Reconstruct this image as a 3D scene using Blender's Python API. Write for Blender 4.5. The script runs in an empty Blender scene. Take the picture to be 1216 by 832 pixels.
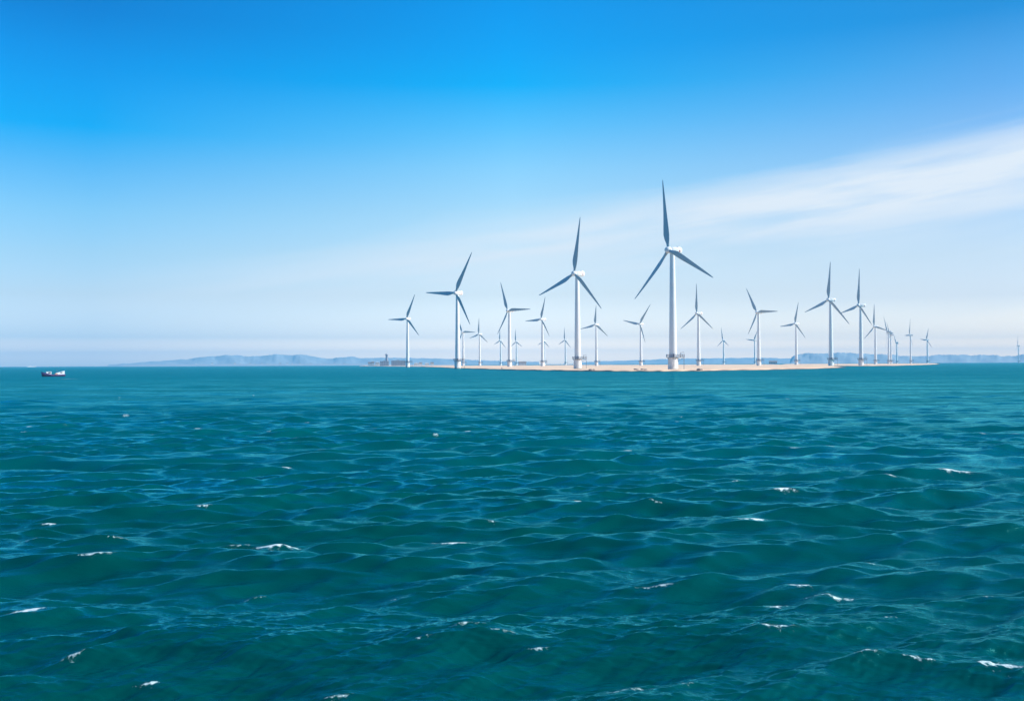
import bpy, bmesh, math, random
import numpy as np
from mathutils import Vector, Matrix, Euler

random.seed(7)
rng = np.random.default_rng(11)
R = math.radians
S = bpy.context.scene
COL = S.collection

# ------------------------------------------------------------------ camera
CAM_H = 5.0
cam_d = bpy.data.cameras.new('camera')
cam = bpy.data.objects.new('camera', cam_d)
COL.objects.link(cam)
S.camera = cam
cam_d.sensor_width = 36.0
cam_d.lens = 35.0
cam_d.clip_start = 0.5
cam_d.clip_end = 60000.0
PITCH, ROLL = R(0.79), R(0.258)
cam.location = (0, 0, CAM_H)
cam.rotation_euler = (Matrix.Rotation(R(90) + PITCH, 3, 'X') @ Matrix.Rotation(-ROLL, 3, 'Z')).to_euler()

# ------------------------------------------------------------------ world
SUN_AZ, SUN_EL = 95.0, 35.0          # azimuth clockwise from the view direction (+Y)
W = bpy.data.worlds.new("World")
S.world = W
W.use_nodes = True
nt = W.node_tree
nt.nodes.clear()
N = nt.nodes.new
L = nt.links.new


def math_node(tree, op, a, b=None, clamp=False):
    n = tree.nodes.new('ShaderNodeMath')
    n.operation = op
    n.use_clamp = clamp
    for i, v in enumerate((a, b)):
        if v is None:
            continue
        if isinstance(v, (int, float)):
            n.inputs[i].default_value = v
        else:
            tree.links.new(v, n.inputs[i])
    return n.outputs[0]


def map_range(tree, v, a, b, c=0.0, d=1.0, kind='SMOOTHSTEP'):
    n = tree.nodes.new('ShaderNodeMapRange')
    n.interpolation_type = kind
    tree.links.new(v, n.inputs['Value'])
    n.inputs['From Min'].default_value = a
    n.inputs['From Max'].default_value = b
    n.inputs['To Min'].default_value = c
    n.inputs['To Max'].default_value = d
    return n.outputs['Result']


def mix_rgb(tree, fac, a, b, blend='MIX'):
    n = tree.nodes.new('ShaderNodeMix')
    n.data_type = 'RGBA'
    n.blend_type = blend
    n.clamp_factor = True
    for s, v in ((n.inputs['Factor'], fac), (n.inputs['A'], a), (n.inputs['B'], b)):
        if isinstance(v, (int, float)):
            s.default_value = v
        elif isinstance(v, (tuple, list)):
            s.default_value = tuple(v) + ((1,) if len(v) == 3 else ())
        else:
            tree.links.new(v, s)
    return n.outputs['Result']


out = N('ShaderNodeOutputWorld')
bg = N('ShaderNodeBackground')
sky = N('ShaderNodeTexSky')
sky.sky_type = 'NISHITA'
sky.sun_disc = False
sky.sun_elevation = R(SUN_EL)
sky.sun_rotation = R(SUN_AZ)
sky.air_density = 1.3
sky.dust_density = 1.2
sky.ozone_density = 4.0
SKY_STR = 0.12
bg.inputs['Strength'].default_value = SKY_STR
geo = N('ShaderNodeNewGeometry')      # Incoming = - view direction for the world
tc = N('ShaderNodeTexCoord')
sep = N('ShaderNodeSeparateXYZ')
L(tc.outputs['Generated'], sep.inputs[0])
X, Y, Z = sep.outputs
el = math_node(nt, 'ARCSINE', Z)                      # elevation, radians
az = math_node(nt, 'ARCTAN2', X, Y)                   # azimuth, + right
eld = math_node(nt, 'MULTIPLY', el, 57.29578)
azd = math_node(nt, 'MULTIPLY', az, 57.29578)
# colour of the clear air by elevation (deg) for the sky to the left, ahead and to the right of the view:
# factors on the physical sky, for the deep clean blue of this day
G_EL = {-22.9: [0.42, 1.54, 3.77, 5.99, 8.19, 10.36, 12.51, 14.62, 16.28, 18.39],
        0.0: [0.35, 1.56, 3.98, 6.38, 8.77, 11.12, 13.43, 15.7, 17.48, 19.74],
        25.6: [0.21, 1.3, 3.48, 5.65, 7.81, 9.94, 12.04, 14.12, 15.75, 17.83]}
GRADE = {
#GRADE_BEGIN
-22.9: [(3.619, 3.022, 3.334), (1.2, 1.417, 2.158), (0.887, 1.013, 1.377), (0.707, 0.934, 1.194), (0.513, 0.9, 1.162), (0.275, 0.813, 1.158), (0.0, 0.73, 1.178), (0.0, 0.674, 1.164), (0.0, 0.61, 1.111), (0.0, 0.502, 0.976)],
0.0: [(7.494, 5.921, 5.222), (2.324, 2.248, 2.801), (1.398, 1.358, 1.611), (1.261, 1.249, 1.35), (1.02, 1.201, 1.285), (0.714, 1.163, 1.315), (0.316, 1.06, 1.348), (0.0, 0.923, 1.347), (0.0, 0.844, 1.348), (0.0, 0.779, 1.307)],
25.6: [(6.868, 5.096, 3.585), (2.204, 1.992, 2.226), (1.191, 1.133, 1.409), (1.035, 1.003, 1.161), (0.864, 0.917, 1.087), (0.75, 0.865, 1.043), (0.543, 0.789, 1.027), (0.317, 0.701, 1.005), (0.205, 0.644, 0.965), (0.053, 0.525, 0.874)],
#GRADE_END
}
er = map_range(nt, eld, 0.0, 22.0, 0, 1, 'LINEAR')
cols_ = []
for a_, tab in sorted(GRADE.items()):
    ramp = N('ShaderNodeValToRGB')
    ramp.color_ramp.interpolation = 'LINEAR'
    L(er, ramp.inputs[0])
    cr = ramp.color_ramp
    while len(cr.elements) < len(tab):
        cr.elements.new(0.5)
    for e, p, c in zip(cr.elements, G_EL[a_], tab):
        e.position = p / 22.0
        e.color = (*[v / 9 for v in c], 1)
    cols_.append(ramp.outputs[0])
tint = mix_rgb(nt, map_range(nt, azd, -22.9, 0.0, kind='LINEAR'), cols_[0], cols_[1])
tint = mix_rgb(nt, map_range(nt, azd, 0.0, 25.6, kind='LINEAR'), tint, cols_[2])
four = mix_rgb(nt, 1.0, tint, (9.0, 9.0, 9.0), 'MULTIPLY')
graded = mix_rgb(nt, 1.0, sky.outputs[0], four, 'MULTIPLY')
# thin high cloud: a streak that climbs to the right, with softer veils under it
cv = N('ShaderNodeCombineXYZ')
L(math_node(nt, 'MULTIPLY', azd, 0.040), cv.inputs[0])
# tilt the noise along the streak
tilt = math_node(nt, 'SUBTRACT', eld, math_node(nt, 'MULTIPLY', azd, 0.12))
L(math_node(nt, 'MULTIPLY', tilt, 0.38), cv.inputs[1])
ns = N('ShaderNodeTexNoise')
ns.inputs['Scale'].default_value = 1.6
ns.inputs['Detail'].default_value = 7
ns.inputs['Roughness'].default_value = 0.55
ns.inputs['Distortion'].default_value = 0.35
L(cv.outputs[0], ns.inputs['Vector'])
noi = ns.outputs['Fac']
wob = math_node(nt, 'MULTIPLY', math_node(nt, 'SUBTRACT', noi, 0.5), 3.6)
# centre line of the streak: elevation = a + b az + c az^2
az2 = math_node(nt, 'MULTIPLY', azd, azd)
top = math_node(nt, 'ADD', math_node(nt, 'ADD', math_node(nt, 'MULTIPLY', azd, 0.155), math_node(nt, 'MULTIPLY', az2, -0.0006)), 8.45)
bot = math_node(nt, 'ADD', math_node(nt, 'ADD', math_node(nt, 'MULTIPLY', azd, 0.11), math_node(nt, 'MULTIPLY', az2, 0.0003)), 5.2)
elw = math_node(nt, 'ADD', eld, wob)
m_top = map_range(nt, math_node(nt, 'SUBTRACT', top, elw), -0.5, 1.5)
m_bot = map_range(nt, math_node(nt, 'SUBTRACT', elw, bot), -1.5, 1.8)
streak = math_node(nt, 'MULTIPLY', m_top, m_bot)
fade_l = map_range(nt, azd, -24.0, 12.0, 0.12, 0.98, 'LINEAR')
streak = math_node(nt, 'MULTIPLY', streak, fade_l)
cv2 = N('ShaderNodeCombineXYZ')
L(math_node(nt, 'MULTIPLY', azd, 0.09), cv2.inputs[0])
L(math_node(nt, 'MULTIPLY', tilt, 1.9), cv2.inputs[1])
fib = N('ShaderNodeTexNoise')
fib.inputs['Scale'].default_value = 1.3
fib.inputs['Detail'].default_value = 8
fib.inputs['Roughness'].default_value = 0.6
fib.inputs['Distortion'].default_value = 0.5
L(cv2.outputs[0], fib.inputs['Vector'])
streak = math_node(nt, 'MULTIPLY', streak, map_range(nt, fib.outputs['Fac'], 0.3, 0.66, 0.88, 1.02))
streak = math_node(nt, 'MULTIPLY', streak, map_range(nt, noi, 0.30, 0.62, 0.45, 1.15))
veil = math_node(nt, 'MULTIPLY', map_range(nt, math_node(nt, 'SUBTRACT', top, elw), -1.0, 6.0), math_node(nt, 'MULTIPLY', map_range(nt, noi, 0.3, 0.75, 0.02, 0.38), map_range(nt, eld, 1.0, 5.0)))
CLOUD = (4.8, 5.3, 5.8)
c1 = mix_rgb(nt, veil, graded, (4.5, 5.3, 5.95))
c2 = mix_rgb(nt, streak, c1, CLOUD)
L(c2, bg.inputs['Color'])
L(bg.outputs[0], out.inputs[0])

# ------------------------------------------------------------------ sun
sd = bpy.data.lights.new('sun', 'SUN')
sun = bpy.data.objects.new('sun', sd)
COL.objects.link(sun)
sd.energy = 4.6
sd.angle = R(0.53)
sd.color = (1.0, 0.94, 0.85)
sv = Vector((math.sin(R(SUN_AZ)) * math.cos(R(SUN_EL)), math.cos(R(SUN_AZ)) * math.cos(R(SUN_EL)), math.sin(R(SUN_EL))))
sun.rotation_euler = sv.to_track_quat('Z', 'Y').to_euler()

S.view_settings.view_transform = 'Standard'
S.view_settings.look = 'None'
S.view_settings.exposure = 0.5
S.view_settings.gamma = 1.0
S.view_settings.use_curve_mapping = False
S.cycles.volume_bounces = 0
S.cycles.max_bounces = 6
S.cycles.sample_clamp_direct = 2.5
S.cycles.sample_clamp_indirect = 4.0

# ------------------------------------------------------------------ helpers
FPX = 1216 * 35.0 / 36.0
CM = cam.rotation_euler.to_matrix()


def ray(px, py):
    """World direction through a point of the photograph (1216 x 832)."""
    return CM @ Vector(((px - 608) / FPX, -(py - 416) / FPX, -1.0))


def on_plane(px, py, z=0.0):
    d = ray(px, py)
    t = (z - CAM_H) / d.z
    return Vector((0, 0, CAM_H)) + d * t


def at_dist(px, py, dist):
    """Point on the ray at ground distance dist."""
    d = ray(px, py)
    t = dist / math.hypot(d.x, d.y)
    return Vector((0, 0, CAM_H)) + d * t


def horizon(px):
    """Photograph row of the horizon at column px."""
    lo, hi = 300.0, 600.0
    for _ in range(40):
        m = (lo + hi) / 2
        if ray(px, m).z > 0:
            lo = m
        else:
            hi = m
    return lo


def mat(name, base, rough=0.6, spec=0.5, noise=None, metallic=0.0, bump=None):
    """noise=(scale, amount, colour2); bump=(scale, strength)"""
    m = bpy.data.materials.new(name)
    m.use_nodes = True
    t = m.node_tree
    b = t.nodes['Principled BSDF']
    b.inputs['Base Color'].default_value = (*base, 1)
    b.inputs['Roughness'].default_value = rough
    b.inputs['Specular IOR Level'].default_value = spec
    b.inputs['Metallic'].default_value = metallic
    if noise or bump:
        co = t.nodes.new('ShaderNodeTexCoord')
    if noise:
        n = t.nodes.new('ShaderNodeTexNoise')
        n.inputs['Scale'].default_value = noise[0]
        n.inputs['Detail'].default_value = 6
        t.links.new(co.outputs['Object'], n.inputs['Vector'])
        f = map_range(t, n.outputs['Fac'], 0.35, 0.68, 0, noise[1])
        c = mix_rgb(t, f, base, noise[2])
        t.links.new(c, b.inputs['Base Color'])
    if bump:
        n = t.nodes.new('ShaderNodeTexNoise')
        n.inputs['Scale'].default_value = bump[0]
        n.inputs['Detail'].default_value = 8
        t.links.new(co.outputs['Object'], n.inputs['Vector'])
        bu = t.nodes.new('ShaderNodeBump')
        bu.inputs['Strength'].default_value = bump[1]
        bu.inputs['Distance'].default_value = 0.3
        t.links.new(n.outputs['Fac'], bu.inputs['Height'])
        t.links.new(bu.outputs[0], b.inputs['Normal'])
    return m


def link(name, me, material=None, parent=None, smooth=False, loc=None, **props):
    o = bpy.data.objects.new(name, me)
    COL.objects.link(o)
    if material is not None and me is not None:
        me.materials.append(material)
    if parent is not None:
        o.parent = parent
    if loc is not None:
        o.location = loc
    if smooth and me is not None:
        me.polygons.foreach_set('use_smooth', [True] * len(me.polygons))
    for k, v in props.items():
        o[k] = v
    return o


def to_mesh(bm, name, smooth_angle=None):
    me = bpy.data.meshes.new(name)
    bmesh.ops.recalc_face_normals(bm, faces=bm.faces)
    if smooth_angle is not None:
        for f in bm.faces:
            f.smooth = True
        for e in bm.edges:
            if len(e.link_faces) == 2 and e.calc_face_angle(0) > R(smooth_angle):
                e.smooth = False
    bm.to_mesh(me)
    bm.free()
    return me


def lathe(bm, prof, n=32, cx=0.0, cy=0.0, cap=True):
    """prof = [(radius, z)...] bottom to top round the z axis."""
    rings = []
    for r, z in prof:
        rings.append([bm.verts.new((cx + r * math.cos(2 * math.pi * i / n), cy + r * math.sin(2 * math.pi * i / n), z)) for i in range(n)])
    for a, b in zip(rings, rings[1:]):
        for i in range(n):
            bm.faces.new((a[i], a[(i + 1) % n], b[(i + 1) % n], b[i]))
    if cap:
        bm.faces.new(rings[0][::-1])
        bm.faces.new(rings[-1])
    return rings


def box(bm, x0, x1, y0, y1, z0, z1, rot=None, piv=(0, 0, 0)):
    vs = [Vector((x, y, z)) for x in (x0, x1) for y in (y0, y1) for z in (z0, z1)]
    if rot is not None:
        p = Vector(piv)
        vs = [rot @ (v - p) + p for v in vs]
    v = [bm.verts.new(q) for q in vs]
    for f in ((0, 1, 3, 2), (4, 6, 7, 5), (0, 4, 5, 1), (2, 3, 7, 6), (0, 2, 6, 4), (1, 5, 7, 3)):
        bm.faces.new([v[i] for i in f])
    return v


def tube(bm, p, q, r, n=8):
    p, q = Vector(p), Vector(q)
    d = (q - p).normalized()
    u = d.orthogonal().normalized()
    w = d.cross(u)
    a = [bm.verts.new(p + (u * math.cos(2 * math.pi * i / n) + w * math.sin(2 * math.pi * i / n)) * r) for i in range(n)]
    b = [bm.verts.new(q + (u * math.cos(2 * math.pi * i / n) + w * math.sin(2 * math.pi * i / n)) * r) for i in range(n)]
    for i in range(n):
        bm.faces.new((a[i], a[(i + 1) % n], b[(i + 1) % n], b[i]))
    bm.faces.new(a[::-1])
    bm.faces.new(b)


def ring(bm, r, z, t, n=48, a0=0.0, a1=2 * math.pi):
    """A thin round rail."""
    k = n
    pts = [(r * math.cos(a0 + (a1 - a0) * i / k), r * math.sin(a0 + (a1 - a0) * i / k), z) for i in range(k + 1)]
    for p, q in zip(pts, pts[1:]):
        tube(bm, p, q, t, 6)


# ------------------------------------------------------------------ materials
M_tower = mat('tower_paint', (0.75, 0.75, 0.74), 0.45, 0.35, noise=(0.25, 0.35, (0.64, 0.64, 0.61)))
M_blade = mat('blade_gelcoat', (0.33, 0.41, 0.45), 0.38, 0.4, noise=(0.4, 0.3, (0.28, 0.36, 0.40)))
M_found = mat('foundation_paint', (0.80, 0.78, 0.75), 0.6, 0.3, noise=(0.5, 0.7, (0.60, 0.54, 0.48)))
M_dark = mat('galvanised_steel', (0.15, 0.17, 0.22), 0.5, 0.5)
M_red = mat('hatch_red', (0.45, 0.07, 0.05), 0.5)
M_growth = mat('marine_growth', (0.14, 0.17, 0.11), 0.8, 0.3, noise=(1.3, 0.8, (0.30, 0.24, 0.15)))
M_sand = mat('pale_sand', (0.66, 0.52, 0.40), 0.9, 0.15, noise=(0.05, 0.55, (0.52, 0.41, 0.31)), bump=(0.6, 0.25))
M_rock = mat('wet_rock', (0.10, 0.10, 0.11), 0.55, 0.4, noise=(0.8, 0.8, (0.19, 0.18, 0.17)), bump=(1.2, 0.6))

# ------------------------------------------------------------------ sea
# sea surface from a directional wind-sea spectrum: two periodic tiles, split in
# wavelength bands, each band faded out where the sheet is too coarse to carry it
WIND = R(-90 + 14)                    # direction the waves travel to
G = 9.81


def spectrum_tile(Lt, n, lam_lo, lam_hi, seed, lam_p=6.5, spread=16.0):
    r = np.random.default_rng(seed)
    k1 = 2 * np.pi * np.fft.fftfreq(n, Lt / n)
    kx, ky = np.meshgrid(k1, k1, indexing='ij')
    k = np.hypot(kx, ky)
    k[0, 0] = 1e-9
    lam = 2 * np.pi / k
    kp = 2 * np.pi / lam_p
    th = np.arctan2(ky, kx) - WIND
    sp = np.where(k < 3 * kp, spread, 14.0)
    D = np.abs(np.cos(th / 2)) ** (2 * sp) * np.where(np.cos(th) < 0, 0.1, 1)
    P = np.exp(-1.25 * (kp / k) ** 2) / k ** 3.78 * D
    P[(lam < lam_lo) | (lam > lam_hi)] = 0
    P[0, 0] = 0
    h = (r.normal(size=(n, n)) + 1j * r.normal(size=(n, n))) * np.sqrt(P)
    z = np.fft.ifft2(h)
    dx = np.fft.ifft2(1j * kx / k * h)
    dy = np.fft.ifft2(1j * ky / k * h)
    return np.real(z), np.real(dx), np.real(dy), Lt, n


def amp_table(bands):
    """Normalise every band against one continuous spectrum."""
    out_ = []
    for (Lt, n, lo, hi, seed) in bands:
        z, dx, dy, _, _ = spectrum_tile(Lt, n, lo, hi, seed)
        # continuous-spectrum scaling: sum of P dk^2
        s = n * n * (2 * np.pi / Lt)
        out_.append([z * s, dx * s, dy * s, Lt, n, lo])
    return out_


BANDS = [(163.0, 512, 6.5, 60.0, 3), (211.0, 1024, 3.0, 6.5, 5), (97.0, 1024, 1.3, 3.0, 8), (41.0, 1024, 0.5, 1.3, 13), (17.3, 1024, 0.10, 0.5, 21)]
tiles = amp_table(BANDS)
tot = sum(t[0].var() for t in tiles)
HS = 0.50
sc = (HS / 4) / math.sqrt(tot)
GAIN = [0.95, 1.1, 1.1, 0.95, 0.8]
for t, g in zip(tiles, GAIN):
    for i in range(3):
        t[i] = t[i] * sc * g


def sample(a, Lt, n, x, y, cosr, sinr):
    u = (x * cosr + y * sinr) / Lt * n
    v = (-x * sinr + y * cosr) / Lt * n
    i = np.floor(u).astype(np.int64)
    j = np.floor(v).astype(np.int64)
    fu, fv = (u - i)[..., None], (v - j)[..., None]
    i0, i1, j0, j1 = i % n, (i + 1) % n, j % n, (j + 1) % n
    return (a[i0, j0] * (1 - fu) * (1 - fv) + a[i1, j0] * fu * (1 - fv) + a[i0, j1] * (1 - fu) * fv + a[i1, j1] * fu * fv)


# radial rows: even steps in the downward angle, then even coarse steps to the far edge
FR = 995.0
yp = np.concatenate([np.arange(365.0, 80.0, -0.34), np.arange(80.0, 5.0, -0.15)])
rows = CAM_H * FR / yp
near = np.geomspace(0.6, rows[0], 30)[:-1]
far = np.geomspace(rows[-1], 19000.0, 140)[1:]
rad = np.concatenate([near, rows, far])
a_dense = np.linspace(-R(31), R(31), 1480)
a_l = np.linspace(-math.pi, -R(31), 90)[:-1]
a_r = np.linspace(R(31), math.pi, 90)[1:]
ang = np.concatenate([a_l, a_dense, a_r])
nr, na = len(rad), len(ang)
RR, AA = np.meshgrid(rad, ang, indexing='ij')
PX, PY = RR * np.sin(AA), RR * np.cos(AA)
dr = np.gradient(rad)
da = np.gradient(ang)
spacing = np.maximum(dr[:, None], rad[:, None] * da[None, :] * 1.0)
DZ = np.zeros_like(PX)
DX = np.zeros_like(PX)
DY = np.zeros_like(PX)
for t, chop in zip(tiles, (0.7, 0.6, 0.45, 0.35, 0.3)):
    fade = np.clip((t[5] / 2.2 - spacing) / (t[5] / 4.5), 0, 1)
    st = np.stack([t[0], t[1], t[2]], axis=-1)
    msk = fade > 0
    r_ = sample(st, t[3], t[4], PX[msk], PY[msk], 1.0, 0.0)
    f = fade[msk]
    DZ[msk] += r_[:, 0] * f
    DX[msk] += r_[:, 1] * f * chop
    DY[msk] += r_[:, 2] * f * chop
# slow gustiness: patches of livelier and calmer water
gust = 0.9 + 0.22 * np.sin(PX / 23.0 + PY / 61.0 + 1.0) * np.sin(PY / 37.0 - PX / 71.0)
DZ *= gust

FOAM = np.zeros_like(PX)
# breaking crests: (column, row, half width px, whiteness, ridge height factor) in the photograph
CAPS = [(326, 638, 30, 1.0, 1.0), (285, 641, 24, 0.5, .6), (110, 668, 26, .62, .9), (192, 731, 42, .9, 1.1), (42, 727, 26, .95, 1.0),
        (688, 592, 20, .95, .9), (896, 621, 22, 1.0, .8), (938, 586, 20, 1.0, .6), (1126, 558, 26, .95, .9), (536, 636, 30, .8, .8),
        (651, 782, 17, .55, .8), (934, 686, 9, 1.0, .8), (888, 705, 14, .8, .6), (797, 698, 26, .6, .9), (945, 770, 38, .62, 1.0),
        (1050, 797, 22, .55, .7), (1115, 800, 30, .5, 1.0), (1204, 799, 28, .8, 1.1), (62, 615, 12, .95, .6), (990, 702, 40, .5, 1.3),
        (883, 574, 9, .9, .6), (990, 555, 12, .9, .6), (1048, 567, 14, .8, .4), (35, 643, 16, .45, .6), (135, 650, 20, .5, .8),
        (243, 603, 10, .8, .4), (343, 554, 7, 1.0, .5), (330, 563, 22, .45, .6), (740, 533, 7, .9, .4), (803, 604, 9, .6, .4),
        (590, 620, 16, .45, .9), (505, 772, 24, .35, 1.2), (400, 822, 22, .5, 1.0), (740, 818, 40, .4, .8), (1207, 641, 22, .5, 1.0),
        (1060, 603, 10, .5, .5), (40, 513, 5, .9, .3), (235, 507, 5, .9, .3), (55, 494, 5, .7, .3), (220, 501, 14, .4, .4),
        (560, 765, 36, .3, .8), (300, 700, 20, .35, .6), (1080, 745, 18, .3, .5), (600, 765, 24, .45, 1.0), (175, 811, 8, .6, .8),
        (380, 590, 16, .4, .5), (455, 593, 10, .6, .5), (820, 820, 16, .3, .5), (70, 793, 8, .6, .4), (1185, 715, 14, .4, .4),
        (1120, 690, 18, .35, .5), (470, 700, 16, .25, .5), (1000, 655, 18, .35, .5)]
CAPS += [(84, 449.2, 12, .75, .2), (96, 450, 6, .5, .2)]          # the boat's wake
for k_ in range(46):   # distant flecks
    fy = 446 + 95 * random.random() ** 0.7
    CAPS.append((random.uniform(0, 1216), fy, random.uniform(1.5, 4.5) * (fy - 420) / 70, random.uniform(.4, .9), .25))
for (cx, cy, hw, wt, hh) in CAPS:
    c = on_plane(cx, cy, 0.12)
    d = math.hypot(c.x, c.y)
    half = hw / FPX * d
    if d > 460:
        continue
    su = max(half, 0.25)
    if cy > 600:
        wt = 0.28 + 0.72 * wt
    i0 = np.searchsorted(rad, d - 4 - d * .05)
    i1 = np.searchsorted(rad, d + 4 + d * .05)
    a_c = math.atan2(c.x, c.y)
    j0 = np.searchsorted(ang, a_c - (su * 4 + 2) / d)
    j1 = np.searchsorted(ang, a_c + (su * 4 + 2) / d)
    sl = (slice(i0, i1), slice(j0, j1))
    tang = R(random.uniform(-9, 9))
    ux, uy = math.cos(WIND + math.pi / 2 + tang), math.sin(WIND + math.pi / 2 + tang)
    vx, vy = math.cos(WIND + tang), math.sin(WIND + tang)        # towards the camera: front of the wave
    x, y = PX[sl] - c.x, PY[sl] - c.y
    u = x * ux + y * uy
    v = x * vx + y * vy
    bend = 0.10 * np.sin(u / su * 1.7 + cx) * su
    v = v + bend
    sv_ = min(0.34 + 0.15 * su, 0.6) * (1.0 if d < 60 else 1.5)
    A = 0.10 * hh * min(1.0, su / 0.6) * (1.0 if d < 90 else 0.6)
    front = np.where(v > 0, 0.95, 1.9)
    ridge = A * np.exp(-(u / (su * 1.5)) ** 2) * np.exp(-(v / (sv_ * front)) ** 2)
    DZ[sl] += ridge
    # foam lies on the actual crest line and spills down its front face
    hgt = DZ[sl] - (v / 0.7) ** 2 * 0.10 * (40 / max(d, 40))
    nc = hgt.shape[1]
    kc = np.zeros(nc)
    jc = int(np.clip(np.searchsorted(ang, a_c) - j0, 0, nc - 1))
    k0 = int(np.argmax(hgt[:, jc]))
    lat = d * (a_dense[1] - a_dense[0])
    drow = max(1e-3, rad[min(i0 + k0 + 1, nr - 1)] - rad[i0 + k0])
    kc[jc] = k0
    for sg in (1, -1):                                         # follow the crest sideways
        pos = float(k0)
        j = jc + sg
        while 0 <= j < nc:
            mstep = 0.22 * lat / drow
            lo, hi = int(max(0, pos - 2)), int(min(hgt.shape[0] - 1, pos + 3))
            tgt = lo + int(np.argmax(hgt[lo:hi + 1, j]))
            pos += max(-mstep, min(mstep, tgt - pos))
            kc[j] = pos
            j += sg
    rcrest = np.interp(kc, np.arange(i1 - i0), rad[i0:i1])
    front_d = rcrest[None, :] - rad[i0:i1][:, None]           # + towards the camera
    uu = u / su
    rag = 0.6 + 0.4 * np.sin(uu * 5.1 + cy) * np.sin(uu * 11.7 + cx)
    wf = (0.07 + 0.11 * min(su, 1.6)) * (0.5 + 0.8 * wt) * np.clip(1 - np.abs(uu) ** 2, 0.12, 1) * rag
    if wt > .85 and d < 80:
        wf = wf * 1.4
    if d > 80:
        wf = wf * .5
        wt = wt * .8
    wf = np.maximum(wf, 0.22 * d * d / (CAM_H * FR))
    core = np.exp(-np.abs(uu) ** 3) * np.exp(-((front_d - wf * .45) / wf) ** 2) * wt
    lace = (0.42 if d < 80 else 0.0) * wt * np.exp(-np.abs(uu / 1.5) ** 3) * np.exp(-((front_d - wf) / (wf * 2.6)) ** 2)
    FOAM[sl] = np.maximum(FOAM[sl], np.maximum(core, lace))

VX, VY, VZ = PX + DX, PY + DY, DZ
verts = np.stack([VX, VY, VZ], axis=-1).reshape(-1, 3).astype(np.float32)
ii, jj = np.meshgrid(np.arange(nr - 1), np.arange(na - 1), indexing='ij')
q = np.stack([ii * na + jj, ii * na + jj + 1, (ii + 1) * na + jj + 1, (ii + 1) * na + jj], axis=-1).reshape(-1, 4)
# crest measure: where the choppy surface is bunched together
foam_flat = FOAM.reshape(-1).astype(np.float32)
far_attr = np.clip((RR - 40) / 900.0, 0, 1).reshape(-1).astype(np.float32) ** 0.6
me = bpy.data.meshes.new('sea_water')
me.vertices.add(len(verts))
me.vertices.foreach_set('co', verts.reshape(-1))
me.loops.add(q.size)
me.loops.foreach_set('vertex_index', q.reshape(-1).astype(np.int32))
me.polygons.add(len(q))
me.polygons.foreach_set('loop_start', np.arange(0, q.size, 4, dtype=np.int32))
me.polygons.foreach_set('loop_total', np.full(len(q), 4, dtype=np.int32))
me.polygons.foreach_set('use_smooth', np.ones(len(q), dtype=bool))
at_f = me.attributes.new('foam', 'FLOAT', 'POINT')
at_f.data.foreach_set('value', foam_flat)
at_d = me.attributes.new('cam_distance', 'FLOAT', 'POINT')
at_d.data.foreach_set('value', far_attr)
me.update()

Mw = bpy.data.materials.new('sea_water')
Mw.use_nodes = True
t = Mw.node_tree
b = t.nodes['Principled BSDF']
co = t.nodes.new('ShaderNodeTexCoord')
af = t.nodes.new('ShaderNodeAttribute'); af.attribute_name = 'foam'
ad = t.nodes.new('ShaderNodeAttribute'); ad.attribute_name = 'cam_distance'
foam_a, far_a = af.outputs['Fac'], ad.outputs['Fac']


def noise(scale, detail=4, rough=0.55, stretch=(1, 1, 1), dist=0.0):
    mp = t.nodes.new('ShaderNodeMapping')
    mp.inputs['Scale'].default_value = stretch
    mp.inputs['Rotation'].default_value = (0, 0, R(-14))
    t.links.new(co.outputs['Object'], mp.inputs['Vector'])
    n = t.nodes.new('ShaderNodeTexNoise')
    n.inputs['Scale'].default_value = scale
    n.inputs['Detail'].default_value = detail
    n.inputs['Roughness'].default_value = rough
    n.inputs['Distortion'].default_value = dist
    t.links.new(mp.outputs[0], n.inputs['Vector'])
    return n.outputs['Fac']


# foam mask: patches broken into threads and specks
fine = noise(11.0, 9, 0.78, (1, 1, 1), 0.8)
coarse = noise(2.2, 3, 0.6, (0.8, 1.4, 1))
fsum = math_node(t, 'ADD', foam_a, math_node(t, 'MULTIPLY', math_node(t, 'SUBTRACT', fine, 0.5), 2.3))
fsum = math_node(t, 'ADD', fsum, math_node(t, 'MULTIPLY', math_node(t, 'SUBTRACT', coarse, 0.5), 0.35))
fmask = map_range(t, fsum, 0.42, 0.85)
fmask = math_node(t, 'MULTIPLY', fmask, map_range(t, foam_a, 0.04, 0.22))
# tiny stray bubbles on the steep faces
# water body colour: silty green water, patches of clearer blue
pat = noise(0.012, 4, 0.6, (0.6, 1.6, 1))
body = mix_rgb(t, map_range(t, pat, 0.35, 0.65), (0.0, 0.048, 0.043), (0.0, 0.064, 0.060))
body = mix_rgb(t, map_range(t, far_a, 0.0, 0.55, 0, 1, 'LINEAR'), body, (0.0, 0.135, 0.180))  # body gets brighter and bluer with distance from the camera
foam_col = mix_rgb(t, map_range(t, fsum, 0.5, 1.3), (0.45, 0.62, 0.62), (0.85, 0.87, 0.86))
base = mix_rgb(t, fmask, body, foam_col)

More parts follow.
